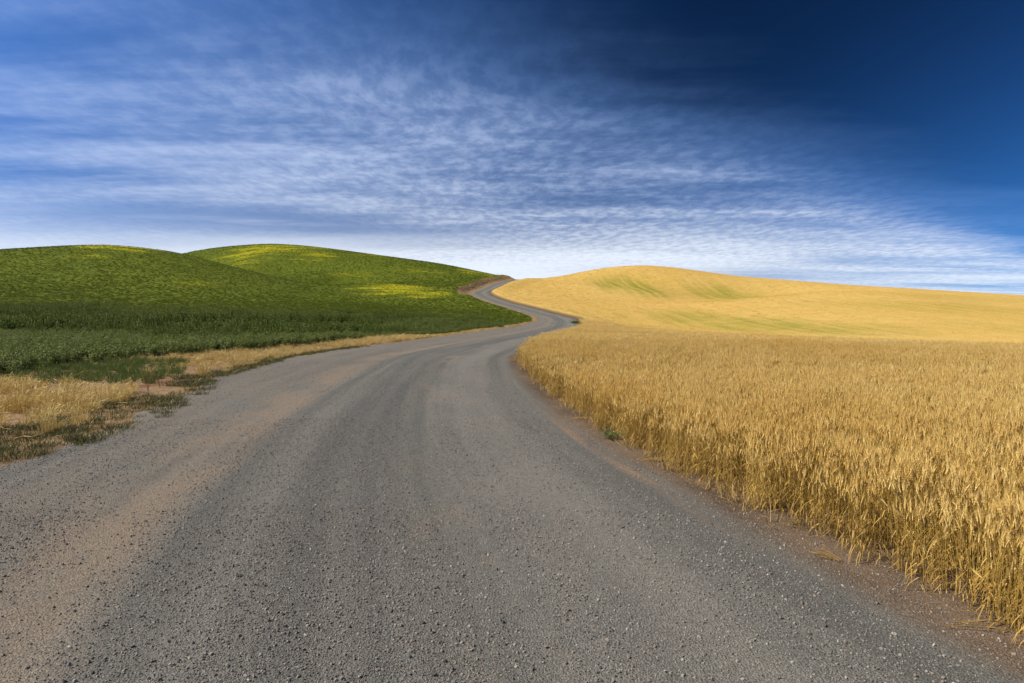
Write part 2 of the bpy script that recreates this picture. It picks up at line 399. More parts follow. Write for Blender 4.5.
# ------------------------------------------------------------------ road sheet
def build_road():
    nl = 36
    pts, uvs, idxr = [], [], []
    keep = [i for i in range(len(RC)) if RC[i, 1] < 460]
    for i in keep:
        x, y, z, w = RC[i]
        for j in range(nl + 1):
            t = j / nl * 2 - 1
            ed = abs(t)
            wob = (.18 * math.sin(RS[i] * .9 + (3 if t < 0 else 0)) + .12 * math.sin(RS[i] * 2.3)) * sstep(.7, 1.0, np.float64(ed))
            d = t * (w + .25) + wob * (1 if t > 0 else -1)
            zz = z + .012 + .05 * (1 - ed**2) - .075 * sstep(.95, 1.0, np.float64(ed))
            dr = (w + .25) - d
            for c0, ww, dep in ((6.2, .5, -.02), (3.25, .45, -.02), (2.3, .4, -.01), (.95, .2, -.008), (4.7, .6, .02), (1.55, .3, .012)):
                zz += dep * math.exp(-((dr - c0) / ww)**2)
            pts.append((x + RN[i, 0] * d, y + RN[i, 1] * d, zz)); uvs.append((dr, RS[i]))
    n = nl + 1
    Fc = [(i * n + j, i * n + j + 1, (i + 1) * n + j + 1, (i + 1) * n + j) for i in range(len(keep) - 1) for j in range(nl)]
    me = mesh_from("road", pts, Fc, [M_road], smooth=True)
    uvl = me.uv_layers.new(name="road")
    vi = np.empty(len(me.loops), dtype=np.int32); me.loops.foreach_get("vertex_index", vi)
    uvl.data.foreach_set("uv", np.array(uvs, dtype=np.float32)[vi].ravel())
    o = tag(link("road", me), kind="structure")
    o["label"] = "grey gravel road winding between the fields and over the hill"
    return np.array(pts), o
RP, road = build_road()
def road_top(x, y):
    lat, hw, rz, st = road_query(x, y)
    t = lat / (hw + .25); ed = np.abs(t)
    zz = rz + .012 + .05 * (1 - ed**2) - .075 * sstep(.95, 1.0, ed)
    dr = (hw + .25) - lat
    for c0, ww, dep in ((6.2, .5, -.02), (3.25, .45, -.02), (2.3, .4, -.01), (.95, .2, -.008), (4.7, .6, .02), (1.55, .3, .012)):
        zz = zz + dep * np.exp(-((dr - c0) / ww)**2)
    return zz, dr, ed

# ------------------------------------------------------------------ plants
class MB:
    def __init__(s): s.v, s.f, s.m = [], [], []
    def ribbon(s, path, widths, side, m=0):
        """flat blade along path, with a slight fold"""
        b = len(s.v)
        for p, w in zip(path, widths):
            s.v.append(Vector(p) - side * w / 2); s.v.append(Vector(p) + side * w / 2)
        for i in range(len(path) - 1):
            a = b + 2 * i; s.f.append((a, a + 1, a + 3, a + 2)); s.m.append(m)
    def tube(s, path, rad, n=3, m=0):
        b = len(s.v)
        for i, (p, r) in enumerate(zip(path, rad)):
            p = Vector(p)
            t = (Vector(path[min(i + 1, len(path) - 1)]) - Vector(path[max(i - 1, 0)])).normalized()
            x = t.orthogonal().normalized(); y = t.cross(x)
            for k in range(n):
                a = 2 * math.pi * k / n; s.v.append(p + x * r * math.cos(a) + y * r * math.sin(a))
        for i in range(len(path) - 1):
            for k in range(n):
                a = b + i * n + k; c = b + i * n + (k + 1) % n
                s.f.append((a, c, c + n, a + n)); s.m.append(m)
    def tri(s, a, b, c, m=0):
        k = len(s.v); s.v += [Vector(a), Vector(b), Vector(c)]; s.f.append((k, k + 1, k + 2)); s.m.append(m)
    def quad(s, a, b, c, d, m=0):
        k = len(s.v); s.v += [Vector(a), Vector(b), Vector(c), Vector(d)]; s.f.append((k, k + 1, k + 2, k + 3)); s.m.append(m)
    def mesh(s, name, mats): return mesh_from(name, s.v, s.f, mats, s.m)

U = random.uniform
def rdir():
    a = U(0, 2 * math.pi); return Vector((math.cos(a), math.sin(a), 0))

M_stem = plant_mat("wheat_straw", (.32, .20, .035), (.50, .32, .07), .1)
M_ear = plant_mat("wheat_ear", (.84, .57, .150), (.95, .72, .265), .18, patch=(.83, .52, .115))
M_wleaf = plant_mat("wheat_dry_leaf", (.30, .18, .035), (.58, .37, .09), .15)
M_earn = plant_mat("wheat_ear_near", (.76, .505, .130), (.93, .70, .255), .18, patch=(.78, .505, .125))
WM = [M_stem, M_ear, M_wleaf]
WN = [M_stem, M_earn, M_wleaf]
def wheat_stalk(b, base, h, lean, fine=True):
    if fine and U(0, 1) < .06: lean = U(.15, .42); h *= U(.75, .95)
    ld = rdir(); pts = []
    for i in range(5):
        t = i / 4; pts.append(base + Vector((0, 0, h * t)) + ld * lean * t * t)
    b.tube(pts[:5], [.0022, .0021, .0019, .0017, .0014], 3, 0)
    tip = pts[-1]; d = (pts[-1] - pts[-2]).normalized()
    d = (d + ld * U(0, .28) + Vector((0, 0, .35))).normalized()
    # ear with bearded spikelets
    L = U(.058, .088); x = d.orthogonal().normalized(); y = d.cross(x)
    prof = [(.0, .003), (.14, .0078), (.26, .0058), (.42, .0086), (.56, .0060), (.74, .0072), (1.0, .0015)]
    ep = [tip + d * L * t + ld * .012 * t * t for t, r in prof]
    b.tube(ep, [r * U(.75, 1.0) * (1.0 if fine else 1.7) for t, r in prof], 4, 1)
    nA = 16 if fine else 6
    for i in range(nA):
        a = U(0, 6.28); o = x * math.cos(a) + y * math.sin(a)
        p0 = tip + d * L * U(.15, .95)
        q = p0 + d * U(.05, .085) + o * U(.008, .028)
        w = (d.cross(o)).normalized() * (.0011 if fine else .0018)
        b.tri(p0 - w + o * .004, p0 + w + o * .004, q, 1)
    # dry leaves
    for i in range(random.choice((1, 2, 2))):
        t = U(.05, .62); p = base + Vector((0, 0, h * t)) + ld * lean * t * t
        o = rdir(); ln = U(.10, .22); dr = U(.03, .16)
        path = [p, p + o * ln * .35 + Vector((0, 0, .05)), p + o * ln * .75 + Vector((0, 0, .02 - dr * .3)), p + o * ln + Vector((0, 0, -dr))]
        b.ribbon(path, [.006, .009, .007, .001], o.cross(Vector((0, 0, 1))), 2)
def wheat_clump(name, n, rad, fine=True, h0=.62, h1=.76):
    b = MB()
    for i in range(n):
        a = U(0, 6.28); r = rad * math.sqrt(U(0, 1))
        base = Vector((r * math.cos(a), r * math.sin(a), -.02))
        hh = U(h0, h1) if U(0, 1) > .15 else U(.42, .6)
        wheat_stalk(b, base, hh - .08, U(.0, .07), fine)
    return b.mesh(name, WN if fine else WM)

def protos(cname, meshes):
    c = bpy.data.collections.new(cname)
    for i, me in enumerate(meshes):
        o = bpy.data.objects.new("%s_%02d" % (cname, i), me); c.objects.link(o)
    return c
def scatter(name, coll, nvar, xyz, scale, tilt=.08, rotz=None, label=None, cat=None, kind="stuff", full_rot=False):
    n = len(xyz)
    me = bpy.data.meshes.new(name); me.vertices.add(n); me.vertices.foreach_set("co", np.asarray(xyz, dtype=np.float32).ravel())
    rot = np.stack([rng.normal(0, tilt, n), rng.normal(0, tilt, n), rng.uniform(0, 6.283, n) if rotz is None else rotz], 1)
    if full_rot: rot = rng.uniform(0, 6.283, (n, 3))
    a = me.attributes.new("rot", "FLOAT_VECTOR", "POINT"); a.data.foreach_set("vector", rot.astype(np.float32).ravel())
    sc = np.asarray(scale, dtype=np.float32)
    if sc.ndim == 1: sc = np.repeat(sc[:, None], 3, 1)
    a = me.attributes.new("scl", "FLOAT_VECTOR", "POINT"); a.data.foreach_set("vector", sc.ravel())
    a = me.attributes.new("idx", "INT", "POINT"); a.data.foreach_set("value", rng.integers(0, nvar, n).astype(np.int32))
    me.update()
    o = tag(link(name, me), label, cat, kind=kind)
    g = bpy.data.node_groups.new(name + "_scatter", "GeometryNodeTree")
    g.interface.new_socket("Geometry", in_out="INPUT", socket_type="NodeSocketGeometry")
    g.interface.new_socket("Geometry", in_out="OUTPUT", socket_type="NodeSocketGeometry")
    gi, go = g.nodes.new("NodeGroupInput"), g.nodes.new("NodeGroupOutput")
    iop = g.nodes.new("GeometryNodeInstanceOnPoints"); iop.inputs["Pick Instance"].default_value = True
    ci = g.nodes.new("GeometryNodeCollectionInfo"); ci.inputs[0].default_value = coll; ci.inputs[1].default_value = True; ci.inputs[2].default_value = True
    def na(nm, t):
        x = g.nodes.new("GeometryNodeInputNamedAttribute"); x.data_type = t; x.inputs[0].default_value = nm; return x.outputs[0]
    e2r = g.nodes.new("FunctionNodeEulerToRotation")
    lk = g.links.new
    lk(gi.outputs[0], iop.inputs["Points"]); lk(ci.outputs[0], iop.inputs["Instance"])
    lk(na("idx", "INT"), iop.inputs["Instance Index"]); lk(na("rot", "FLOAT_VECTOR"), e2r.inputs[0]); lk(e2r.outputs[0], iop.inputs["Rotation"])
    lk(na("scl", "FLOAT_VECTOR"), iop.inputs["Scale"]); lk(iop.outputs[0], go.inputs[0])
    md = o.modifiers.new("scatter", "NODES"); md.node_group = g
    return o
def throw(x0, x1, y0, y1, dens):
    n = int((x1 - x0) * (y1 - y0) * dens)
    return rng.uniform(x0, x1, n), rng.uniform(y0, y1, n)

# --- wheat
fine_c = protos("wheat_fine", [wheat_clump("wheat_clump", 9, .12) for i in range(9)])
far_c = protos("wheat_far", [wheat_clump("wheat_far_clump", 16, .32, False) for i in range(6)])
def wheat_pts(y0, y1, dens, lo=-1):
    x, y = throw(-2, y1 * .95 + 6, y0, y1, dens)
    m = x < .95 * np.maximum(y, 0) + 6
    x, y = x[m], y[m]
    q = road_query(x, y); d = q[0] - q[1] + .12
    d = d + .045 * lump(x * 3, y * 3, 2)
    m = (d > 0.02) & (q[0] > 0)
    # a thin ragged outer row
    m &= (d > .22) | (rng.uniform(0, 1, len(x)) < .55)
    x, y = x[m], y[m]; q = tuple(a[m] for a in q)
    z = ground_z(x, y, q)
    return np.stack([x, y, z], 1), d[m]
w1, d1 = wheat_pts(-3, 16, 58)
w2, d2 = wheat_pts(16, 34, 26)
wx = np.concatenate([w1, w2]); wd = np.concatenate([d1, d2])
sc = .92 * rng.uniform(.88, 1.1, len(wx)) * (.82 + .18 * sstep(0, .6, wd)) * (1 + .05 * lump(wx[:, 0], wx[:, 1], 5))
scatter("wheat", fine_c, 9, wx, sc, .06, label="ripe bearded golden wheat standing along the right road edge", cat="wheat")
w3, d3 = wheat_pts(34, 75, 10)
w4, d4 = wheat_pts(75, 135, 5)
m4 = w4[:, 0] < 34 + .25 * (w4[:, 1] - 75); w4 = w4[m4]
wy = np.concatenate([w3, w4])
sc = .94 * rng.uniform(.92, 1.1, len(wy)) * (1 + .04 * lump(wy[:, 0], wy[:, 1], 5)) 
scl = np.stack([sc * np.where(wy[:, 1] > 75, 1.5, 1.0)] * 2 + [sc], 1)
scatter("wheat_field", far_c, 6, wy, scl, .05, label="golden wheat canopy running back to the foot of the hill", cat="wheat")

x, y = throw(-14, 270, 95, 385, .5)
k_ = np.abs(x) < .80 * y + 4; x, y = x[k_], y[k_]
q = road_query(x, y); k_ = (q[0] > q[1] + 1.1); x, y = x[k_], y[k_]
th2 = np.degrees(np.arctan2(x, y)); r2 = np.hypot(x, y)
z = gzz.reshape(len(th), len(rr))[np.clip(np.searchsorted(th, th2), 0, len(th) - 1), np.clip(np.searchsorted(rr, r2), 0, len(rr) - 1)]
u_ = unripe.reshape(len(th), len(rr))[np.clip(np.searchsorted(th, th2), 0, len(th) - 1), np.clip(np.searchsorted(rr, r2), 0, len(rr) - 1)]
k_ = rng.uniform(0, 1, len(x)) > .6 * np.clip(u_, 0, 1); x, y, z = x[k_], y[k_], z[k_]
scatter("hill_wheat", far_c, 6, np.stack([x, y, z - rng.uniform(.52, .66, len(x))], 1), np.stack([np.full(len(x), 2.0), np.full(len(x), 2.0), rng.uniform(.95, 1.1, len(x))], 1), .05, label="golden wheat covering the hill on the right", cat="wheat")

# --- green crop, left
M_leafA = plant_mat("crop_leaf", (.155, .195, .046), (.220, .262, .058), .22, .6, .2)
M_tall = plant_mat("tall_leaf", (.105, .142, .022), (.155, .195, .032), .22, .6, .15)
M_leafB = plant_mat("crop_leaf_yellow", (.20, .22, .04), (.30, .29, .05), .30, .5, .3)
M_cstem = plant_mat("crop_stem", (.06, .085, .025), (.10, .12, .035), .1)
M_flower = plant_mat("mustard_flower", (.50, .42, .015), (.66, .54, .03), .3)
def leaf(b, p, o, L, W, droop, m):
    up = Vector((0, 0, 1)); sd = o.cross(up).normalized()
    p1 = p + o * L * .5 + up * (L * U(.05, .25)); p2 = p + o * L + up * (L * (U(.0, .2) - droop))
    b.quad(p, p1 - sd * W / 2, p2, p1 + sd * W / 2, m)
def crop_plant(name, n=6, h=.5, rad=.18, leaves=20, L=.08):
    b = MB()
    for i in range(n):
        a = U(0, 6.28); r = rad * math.sqrt(U(0, 1)); base = Vector((r * math.cos(a), r * math.sin(a), -.02))
        hh = h * U(.7, 1.1); ld = rdir() * U(.02, .12)
        top = base + Vector((0, 0, hh)) + ld
        b.tube([base, base + Vector((0, 0, hh * .5)) + ld * .3, top], [.004, .0035, .002], 3, 0)
        for j in range(leaves):
            t = U(.2, 1.0); p = base + Vector((0, 0, hh * t)) + ld * t * t
            leaf(b, p, rdir(), L * U(.6, 1.3), L * U(.4, .75), U(.0, .5), 2 if U(0, 1) < .035 else 1)
    return b.mesh(name, [M_cstem, M_leafA, M_leafB])
def tall_weed(name, h=1.2):
    b = MB()
    for i in range(5):
        a = U(0, 6.28); r = .2 * math.sqrt(U(0, 1)); base = Vector((r * math.cos(a), r * math.sin(a), -.02))
        hh = h * U(.6, 1.1); ld = rdir() * U(.02, .18)
        b.tube([base, base + Vector((0, 0, hh * .5)) + ld * .3, base + Vector((0, 0, hh)) + ld], [.006, .005, .002], 3, 0)
        for j in range(26):
            t = U(.15, 1.0); p = base + Vector((0, 0, hh * t)) + ld * t * t
            o = (rdir() * U(.4, .8) + Vector((0, 0, U(.3, 1.0)))).normalized()
            leaf(b, p, o, U(.09, .2) * (1.15 - .5 * t), U(.025, .06), 0, 1)
    return b.mesh(name, [M_cstem, M_tall])
def hill_clump(name, flower=False):
    b = MB()
    for j in range(46):
        a = U(0, 6.28); r = .55 * math.sqrt(U(0, 1)); p = Vector((r * math.cos(a), r * math.sin(a), U(-.05, .20 - .15 * r)))
        o = (rdir() + Vector((0, 0, U(0, 1.2)))).normalized()
        leaf(b, p, o, U(.12, .26), U(.06, .12), U(0, .3), (1 if (flower and U(0, 1) < .5) else 0))
    return b.mesh(name, [M_hleaf, M_flower])
M_hleaf = plant_mat("hill_crop_leaf", (.100, .132, .013), (.142, .172, .018), .22, .7, .1)

crop_c = protos("crop_near", [crop_plant("crop_plant") for i in range(7)])
x, y = throw(-120, 2, 8, 165, 9.0)
m = (x < np.where(y < 95, green_edge(y), 99) + .25 * lump(x * 2, y * 2, 1) - .1) & (rng.uniform(0, 1, len(x)) < np.where(y < 50, 1, .6) * (1 - sstep(95, 165, y)))
_q = road_query(x, y); m &= (_q[0] < -_q[1] - .9)
m = m & (x > -.95 * y - 4)
x, y = x[m], y[m]
q = road_query(x, y); z = ground_z(x, y, q)
cs = rng.uniform(.75, 1.15, len(x)) * (1 + .14 * lump(x, y, 3)) * np.where(y > 60, .85, 1)
scatter("green_crop", crop_c, 7, np.stack([x, y, z], 1), cs, .1, label="leafy dark green crop in the near part of the left field", cat="crop")
# taller growth behind
tall_c = protos("tall_growth", [tall_weed("tall_plant") for i in range(5)])
x, y = throw(-110, 4, 44, 128, 4.2)
q = road_query(x, y)
m = (lump(x * .55, y * .8, 21) + .3 * lump(x * 2, y * 2, 5) > .12 + .5 * (1 - sstep(46, 60, y)) + .5 * sstep(90, 128, y)) & (x < np.where(y < 95, green_edge(y), 99) - .4) & (x > -.95 * y - 4) & (q[0] < -q[1] - 1.3)
x, y = x[m], y[m]; q = tuple(a[m] for a in q)
z = ground_z(x, y, q)
dd = (-q[0] - q[1])
cs = rng.uniform(.4, 1.6, len(x)) * (.72 + .28 * np.clip(lump(x * .8, y * .8, 4), -1, 1)) * (.55 + .45 * sstep(2, 9, dd)) * (.6 + .4 * sstep(48, 62, y)) * (1 - .35 * sstep(82, 105, y))
scl = np.stack([cs * 1.35, cs * 1.35, cs], 1)
scatter("tall_green_growth", tall_c, 5, np.stack([x, y, z], 1), scl, .08, label="band of taller dark green growth at the foot of the green hill", cat="crop")
# the crop on the hills
def look(attr, x, y):
    th_ = np.degrees(np.arctan2(x, y)); r_ = np.hypot(x, y)
    i = np.clip(np.searchsorted(th, th_), 0, nt - 1); j = np.clip(np.searchsorted(rr, r_), 0, nr - 1)
    return attr.reshape(nt, nr)[i, j]
hill_c = protos("hill_crop", [hill_clump("hill_clump") for i in range(6)])
x, y = throw(-330, 8, 92, 420, 2.6)
m = x > -.92 * y - 5; x, y = x[m], y[m]
q = road_query(x, y); dd = -q[0] - q[1]
bk = (q[3] > 228) & (q[3] < 345)
m = (q[0] < 0) & (dd > np.where(bk, 5.2, 1.5)); x, y = x[m], y[m]
z = look(gzz, x, y)
keep = rng.uniform(0, 1, len(x)) < np.clip(.35 + 60 / y, 0, 1)
x, y, z = x[keep], y[keep], z[keep]
bl = look(bloom, x, y)
cs = rng.uniform(.4, .85, len(x)) * (1 - .35 * np.clip(bl, 0, 1))
scatter("hill_crop", hill_c, 6, np.stack([x, y, z - .06], 1), cs, .1, label="green crop covering the rolling hills on the left", cat="crop")

# --- verge grasses
M_dry = plant_mat("dry_grass", (.62, .45, .14), (.86, .67, .26), .2)
M_dryb = plant_mat("dry_grass_brown", (.26, .15, .06), (.40, .25, .10), .25)
M_short = plant_mat("short_grass", (.075, .085, .022), (.15, .14, .045), .25)
M_lush = plant_mat("lush_grass", (.095, .14, .024), (.140, .185, .034), .22)
def tuft(name, n, h, rad, spread, mats, w=.004, second=.2, heads=False):
    b = MB()
    for i in range(n):
        a = U(0, 6.28); r = rad * math.sqrt(U(0, 1)); base = Vector((r * math.cos(a), r * math.sin(a), -.02))
        o = (Vector((math.cos(a), math.sin(a), 0)) * r / max(rad, .01) + rdir() * .7); hh = h * U(.45, 1.1); sp = spread * U(.2, 1.2)
        path = [base, base + o * sp * .25 * hh + Vector((0, 0, hh * .5)), base + o * sp * .62 * hh + Vector((0, 0, hh * .85)), base + o * sp * 1.05 * hh + Vector((0, 0, hh * U(.8, 1.0)))]
        mi = 1 if U(0, 1) < second else 0
        b.ribbon(path, [w, w * 1.1, w * .8, w * .2], rdir(), mi)
        if heads and U(0, 1) < .35:
            p = path[-1]; d = (path[-1] - path[-2]).normalized(); sd = rdir() * w * 1.8
            b.quad(path[-2], p - sd, p + d * .06, p + sd, mi)
    return b.mesh(name, mats)
dry_c = protos("dry_tufts", [tuft("dry_clump", 70, .36, .13, .7, [M_dry, M_dryb], .0045, .15, True) for i in range(6)])
x, y = throw(-20, -1, 6, 92, 15)
q = road_query(x, y); dl = -q[0] - q[1]; ge = green_edge(y)
wv = (x - ge) / np.maximum((-q[1] - 0) * 0 + (x + dl) - ge, .3)     # 0 at the crop, 1 at the road
dens = np.clip(.85 + .6 * lump(x * 1.6, y * 1.2, 6), 0, 1)
near = y < 19
keepm = (q[0] < 0) & (dl > .25) & (x > ge - .2)
keepm &= np.where(near, (dl > .95 + .45 * lump(x, y, 9)) & (x < ge + 9) & (y > 5), True)
keepm &= rng.uniform(0, 1, len(x)) < np.where(y > 42, .9, dens)
lush_zone = (y > 18.4) & (x < -11.2 - .35 * (y - 22)) & (y < 27) & (x > ge - .3)
keepm &= ~(lush_zone & (rng.uniform(0, 1, len(x)) < .93))
xd, yd = x[keepm], y[keepm]
zd = ground_z(xd, yd)
cs = rng.uniform(.45, 1.15, len(xd)) * (.8 + .25 * lump(xd, yd, 6)) * np.where(yd > 55, .7, 1)
bx, by = throw(-22, 8, 96, 335, 3.0)
bq = road_query(bx, by); bd = -bq[0] - bq[1]; bb = (bq[3] > 232) & (bq[3] < 342)
bk_ = (bq[0] < 0) & np.where(bb, (bd > .2) & (bd < 5.2) & (rng.uniform(0, 1, len(bx)) < .12 + .75 * (lump(bx, by * .5, 3) > .25)), (bd > .1) & (bd < .95) & (lump(bx, by, 4) > -.5))
bx, by = bx[bk_], by[bk_]
xd = np.concatenate([xd, bx]); yd = np.concatenate([yd, by]); cs = np.concatenate([cs, rng.uniform(.6, 1.1, len(bx))])
zd = np.concatenate([zd, ground_z(bx, by)])
cs = np.clip(cs * np.where(yd < 20, 1.3, 1.0), .3, 1.45)
scatter("dry_grass", dry_c, 6, np.stack([xd, yd, zd], 1), cs, .15, label="straw coloured dry grass on the left verge", cat="grass")
short_c = protos("short_tufts", [tuft("short_clump", 60, .10, .15, 1.0, [M_short, M_dry], .0055, .10) for i in range(5)])
x, y = throw(-16, 0, 4, 40, 34)
q = road_query(x, y); dl = -q[0] - q[1]
f = lump(x * 1.5, y * 2.2, 12)
wid = np.where(y < 16, 1.5, .55) 
k_ = (q[0] < 0) & (dl > -.35 + .3 * f) & (dl < wid + .5 * f) & (rng.uniform(0, 1, len(x)) < np.clip(.75 + .8 * f, 0, 1))
x, y = x[k_], y[k_]
scatter("short_grass", short_c, 5, np.stack([x, y, np.maximum(ground_z(x, y), road_top(x, y)[0] * (np.abs(x) < 99)) ], 1), rng.uniform(.6, 1.3, len(x)), .1, label="short olive grass creeping over the left edge of the gravel", cat="grass")
lush_c = protos("lush_tufts", [tuft("lush_clump", 60, .24, .16, .7, [M_lush, M_lush], .006, 0) for i in range(5)])
x, y = throw(-24, -8, 15, 28, 9)
ge = green_edge(y)
k_ = (x > ge - .8) & (x < -11.0 - .35 * (y - 22) + .5 * lump(x, y, 2)) & (y > 18.6)
x, y = x[k_], y[k_]
scatter("lush_grass", lush_c, 5, np.stack([x, y, ground_z(x, y)], 1), rng.uniform(.6, 1.2, len(x)), .1, label="dark green grass strip between the crop and the dry verge", cat="grass")
# short tufts of green at the outside of the far bend
x, y = throw(10, 24, 118, 165, 5)
q = road_query(x, y); k_ = (q[0] > q[1] - .2) & (q[0] < q[1] + 4.5) ; k_ &= (x > 12) & (y > 128)
x, y = x[k_], y[k_]

M_litter = plant_mat("foot_litter_straw", (.34, .22, .06), (.60, .42, .15), .1)
litter_c = protos("foot_litter", [tuft("litter_clump", 18, .18, .12, 1.5, [M_litter, M_dryb], .006, .5) for i in range(5)])
x, y = throw(-1, 16, 2.5, 34, 22)
q = road_query(x, y); d_ = q[0] - q[1]
k_ = (d_ > -.22) & (d_ < .35) & (q[0] > 0); x, y = x[k_], y[k_]
scatter("dead_leaf_litter", litter_c, 5, np.stack([x, y, np.maximum(ground_z(x, y), road_top(x, y)[0] - .02)], 1), rng.uniform(.35, 1.15, len(x)), .25, label="broken dead leaves and straw at the foot of the wheat", cat="litter")

# --- loose stones on the road
def stone(name, seed):
    r = random.Random(seed); b = []
    import bmesh
    bm = bmesh.new(); bmesh.ops.create_icosphere(bm, subdivisions=1, radius=.5)
    fx, fy, fz = r.uniform(.7, 1.2), r.uniform(.6, 1.0), r.uniform(.4, .75)
    for v in bm.verts:
        k = r.uniform(.75, 1.2); v.co = Vector((v.co.x * fx * k, v.co.y * fy * k, v.co.z * fz * k))
    me = bpy.data.meshes.new(name); bm.to_mesh(me); bm.free()
    me.materials.append(M_st[seed % len(M_st)]); return me
M_st = [mat_stone("basalt_stone", (.095, .088, .075), (.225, .208, .176)), mat_stone("grey_stone", (.22, .205, .172), (.42, .392, .33)), mat_stone("dusty_stone", (.20, .16, .12), (.33, .28, .22))]
stone_c = protos("loose_stones", [stone("stone", i) for i in range(12)])
def stones(y0, y1, dens, s0, s1, p=2.2):
    x, y = throw(-9.5, 4.2, y0, y1, dens)
    m = np.abs(x) < .92 * y + 1.0; x, y = x[m], y[m]
    z, dr, ed = road_top(x, y)
    pack = np.ones(len(x))
    for c0, w, a in ((6.2, .45, .8), (3.2, .22, .6), (2.3, .5, .55), (.95, .14, .75), (.35, .3, .75), (7.5, .6, .45)):
        pack *= 1 - a * np.exp(-((dr - c0 + .18 * np.sin(y * .5)) / w)**2)
    pack *= np.clip(.75 + .35 * lump(x * 2, y * .8, 8), .2, 1)
    m = (rng.uniform(0, 1, len(x)) < pack) & (ed < 1.0); x, y, z = x[m], y[m], z[m]
    u = rng.uniform(0, 1, len(x)); s = s0 * (1 - u * (1 - (s0 / s1)**p))**(-1 / p)
    return np.stack([x, y, z + s * .12], 1), s
a1, s1 = stones(2.2, 6.5, 3400, .007, .030, 2.6)
a2, s2 = stones(6.5, 12, 900, .010, .026, 2.7)
a3, s3 = stones(12, 26, 120, .014, .03, 2.6)
scatter("gravel", stone_c, 12, np.concatenate([a1, a2, a3]), np.concatenate([s1, s2, s3]), full_rot=True, label="loose grey gravel stones on the road surface", cat="gravel")

# ------------------------------------------------------------------ single plants and litter one can point to
def at_px(u, v):
    y = H * F / (v - HV); return (u - CU) / F * y, y
def zat(x, y):
    a = np.array([x]); b = np.array([y]); q = road_query(a, b)
    g = ground_z(a, b, q)[0]
    return max(g, road_top(a, b)[0][0]) if abs(q[0][0]) < q[1][0] + .2 else g
big_tufts = [tuft("dry_grass_tuft", 210, .52, .24, .75, [M_dry, M_dryb], .005, .12, True) for i in range(3)]
TG = "large dry grass tufts on the left verge"
tufts = [
    (24, 412, 1.0, "large straw coloured grass tuft nearest the left picture edge, with dark grey stems inside"),
    (64, 410, 1.12, "bushy pale dry grass tuft in front of the dark green grass, tallest on the verge"),
    (112, 398, .8, "dry grass tuft beside the reddish bare soil patch"),
    (52, 432, .62, "small dry grass tuft just above the olive grass at the gravel edge"),
    (80, 424, .55, "low spreading dry tuft between the tallest tuft and the gravel"),
    (204, 376, .9, "bright pale dry tuft standing where the gravel bulges into the verge"),
    (150, 376, .65, "dry grass tuft right of the dark green grass strip"),
    (236, 367, .75, "dry tuft at the gravel edge where the verge strip narrows"),
]
for i, (u, v, s, lab) in enumerate(tufts):
    x, y = at_px(u, v)
    o = link("dry_grass_tuft", big_tufts[i % 3]); o.location = (x, y, zat(x, y)); o.rotation_euler = (0, 0, i * 1.3); o.scale = (s, s, s)
    tag(o, lab, "grass tuft", TG)
# dry seeded weeds
def dry_weed(h):
    b = MB()
    for i in range(1):
        o = rdir() * U(.05, .22); top = o + Vector((0, 0, h * U(.7, 1.0)))
        b.tube([Vector((0, 0, -.02)), o * .3 + Vector((0, 0, h * .45)), top], [.004, .003, .002], 3, 0)
        for j in range(12):
            t = U(.5, 1); p = o * t * t + Vector((0, 0, top.z * t)); d = (rdir() + Vector((0, 0, .6))) * U(.02, .06)
            b.tube([p, p + d], [.002, .0015], 3, 0); leaf(b, p + d, rdir(), .02, .015, 0, 1)
    return b
for u, v, h, lab in ((148, 391, .55, "brown dry seeded weed with branching stems in front of the dark green grass"), (160, 388, .42, "shorter brown branching weed beside the taller seeded weed")):
    x, y = at_px(u, v)
    root = bpy.data.objects.new("dry_weed", None); COL.objects.link(root); root.location = (x, y, zat(x, y))
    tag(root, lab, "weed", "brown dry weeds on the left verge")
    for i in range(6):
        o = link("stem", dry_weed(h).mesh("stem", [M_dryb, M_dryb])); o.parent = root
# green weed in the gravel at the wheat edge
def low_weed(name, n, rad, h, mats):
    b = MB()
    for i in range(n):
        o = rdir() * U(.2, 1) * rad; top = o + Vector((0, 0, h * U(.4, 1)))
        b.tube([Vector((0, 0, -.01)), o * .5 + Vector((0, 0, h * .4)), top], [.003, .0025, .0015], 3, 0)
        for j in range(14):
            t = U(.2, 1); p = o * t + Vector((0, 0, top.z * t)); leaf(b, p, rdir(), U(.03, .07), U(.015, .03), .2, 1)
    me = b.mesh(name, mats); return me
x, y = at_px(613, 441)
o = link("green_weed", low_weed("green_weed", 16, .26, .2, [M_cstem, M_leafA])); o.location = (x, y, zat(x, y))
tag(o, "low green weed growing out of the gravel at the foot of the wheat", "weed")
x, y = at_px(977, 589)
o = link("green_shoot", tuft("green_shoot", 9, .34, .04, .5, [M_lush, M_lush], .010, 0)); o.location = (x + .1, y + .1, zat(x, y))
tag(o, "single green grass shoot among the dry stalks at the wheat edge", "grass shoot")
def straw_bunch(name, n, L, spread, mat):
    b = MB()
    for i in range(n):
        a = U(-spread, spread); d = Vector((math.cos(a), math.sin(a), 0)); p = Vector((U(-.5, .1) * L, U(-.05, .05), .008 + U(0, .015)))
        l = L * U(.5, 1); path = [p, p + d * l * .5 + Vector((0, 0, U(0, .03))), p + d * l + Vector((0, 0, -.004))]
        b.tube(path, [.0028, .0025, .0015], 3, 0)
        if U(0, 1) < .5: b.ribbon([path[1], path[1] + d * .06 + Vector((0, U(-.05, .05), .01)), path[1] + d * .13 + Vector((0, U(-.09, .09), -.01))], [.008, .008, .001], Vector((0, 1, 0)), 0)
    return b.mesh(name, [mat])
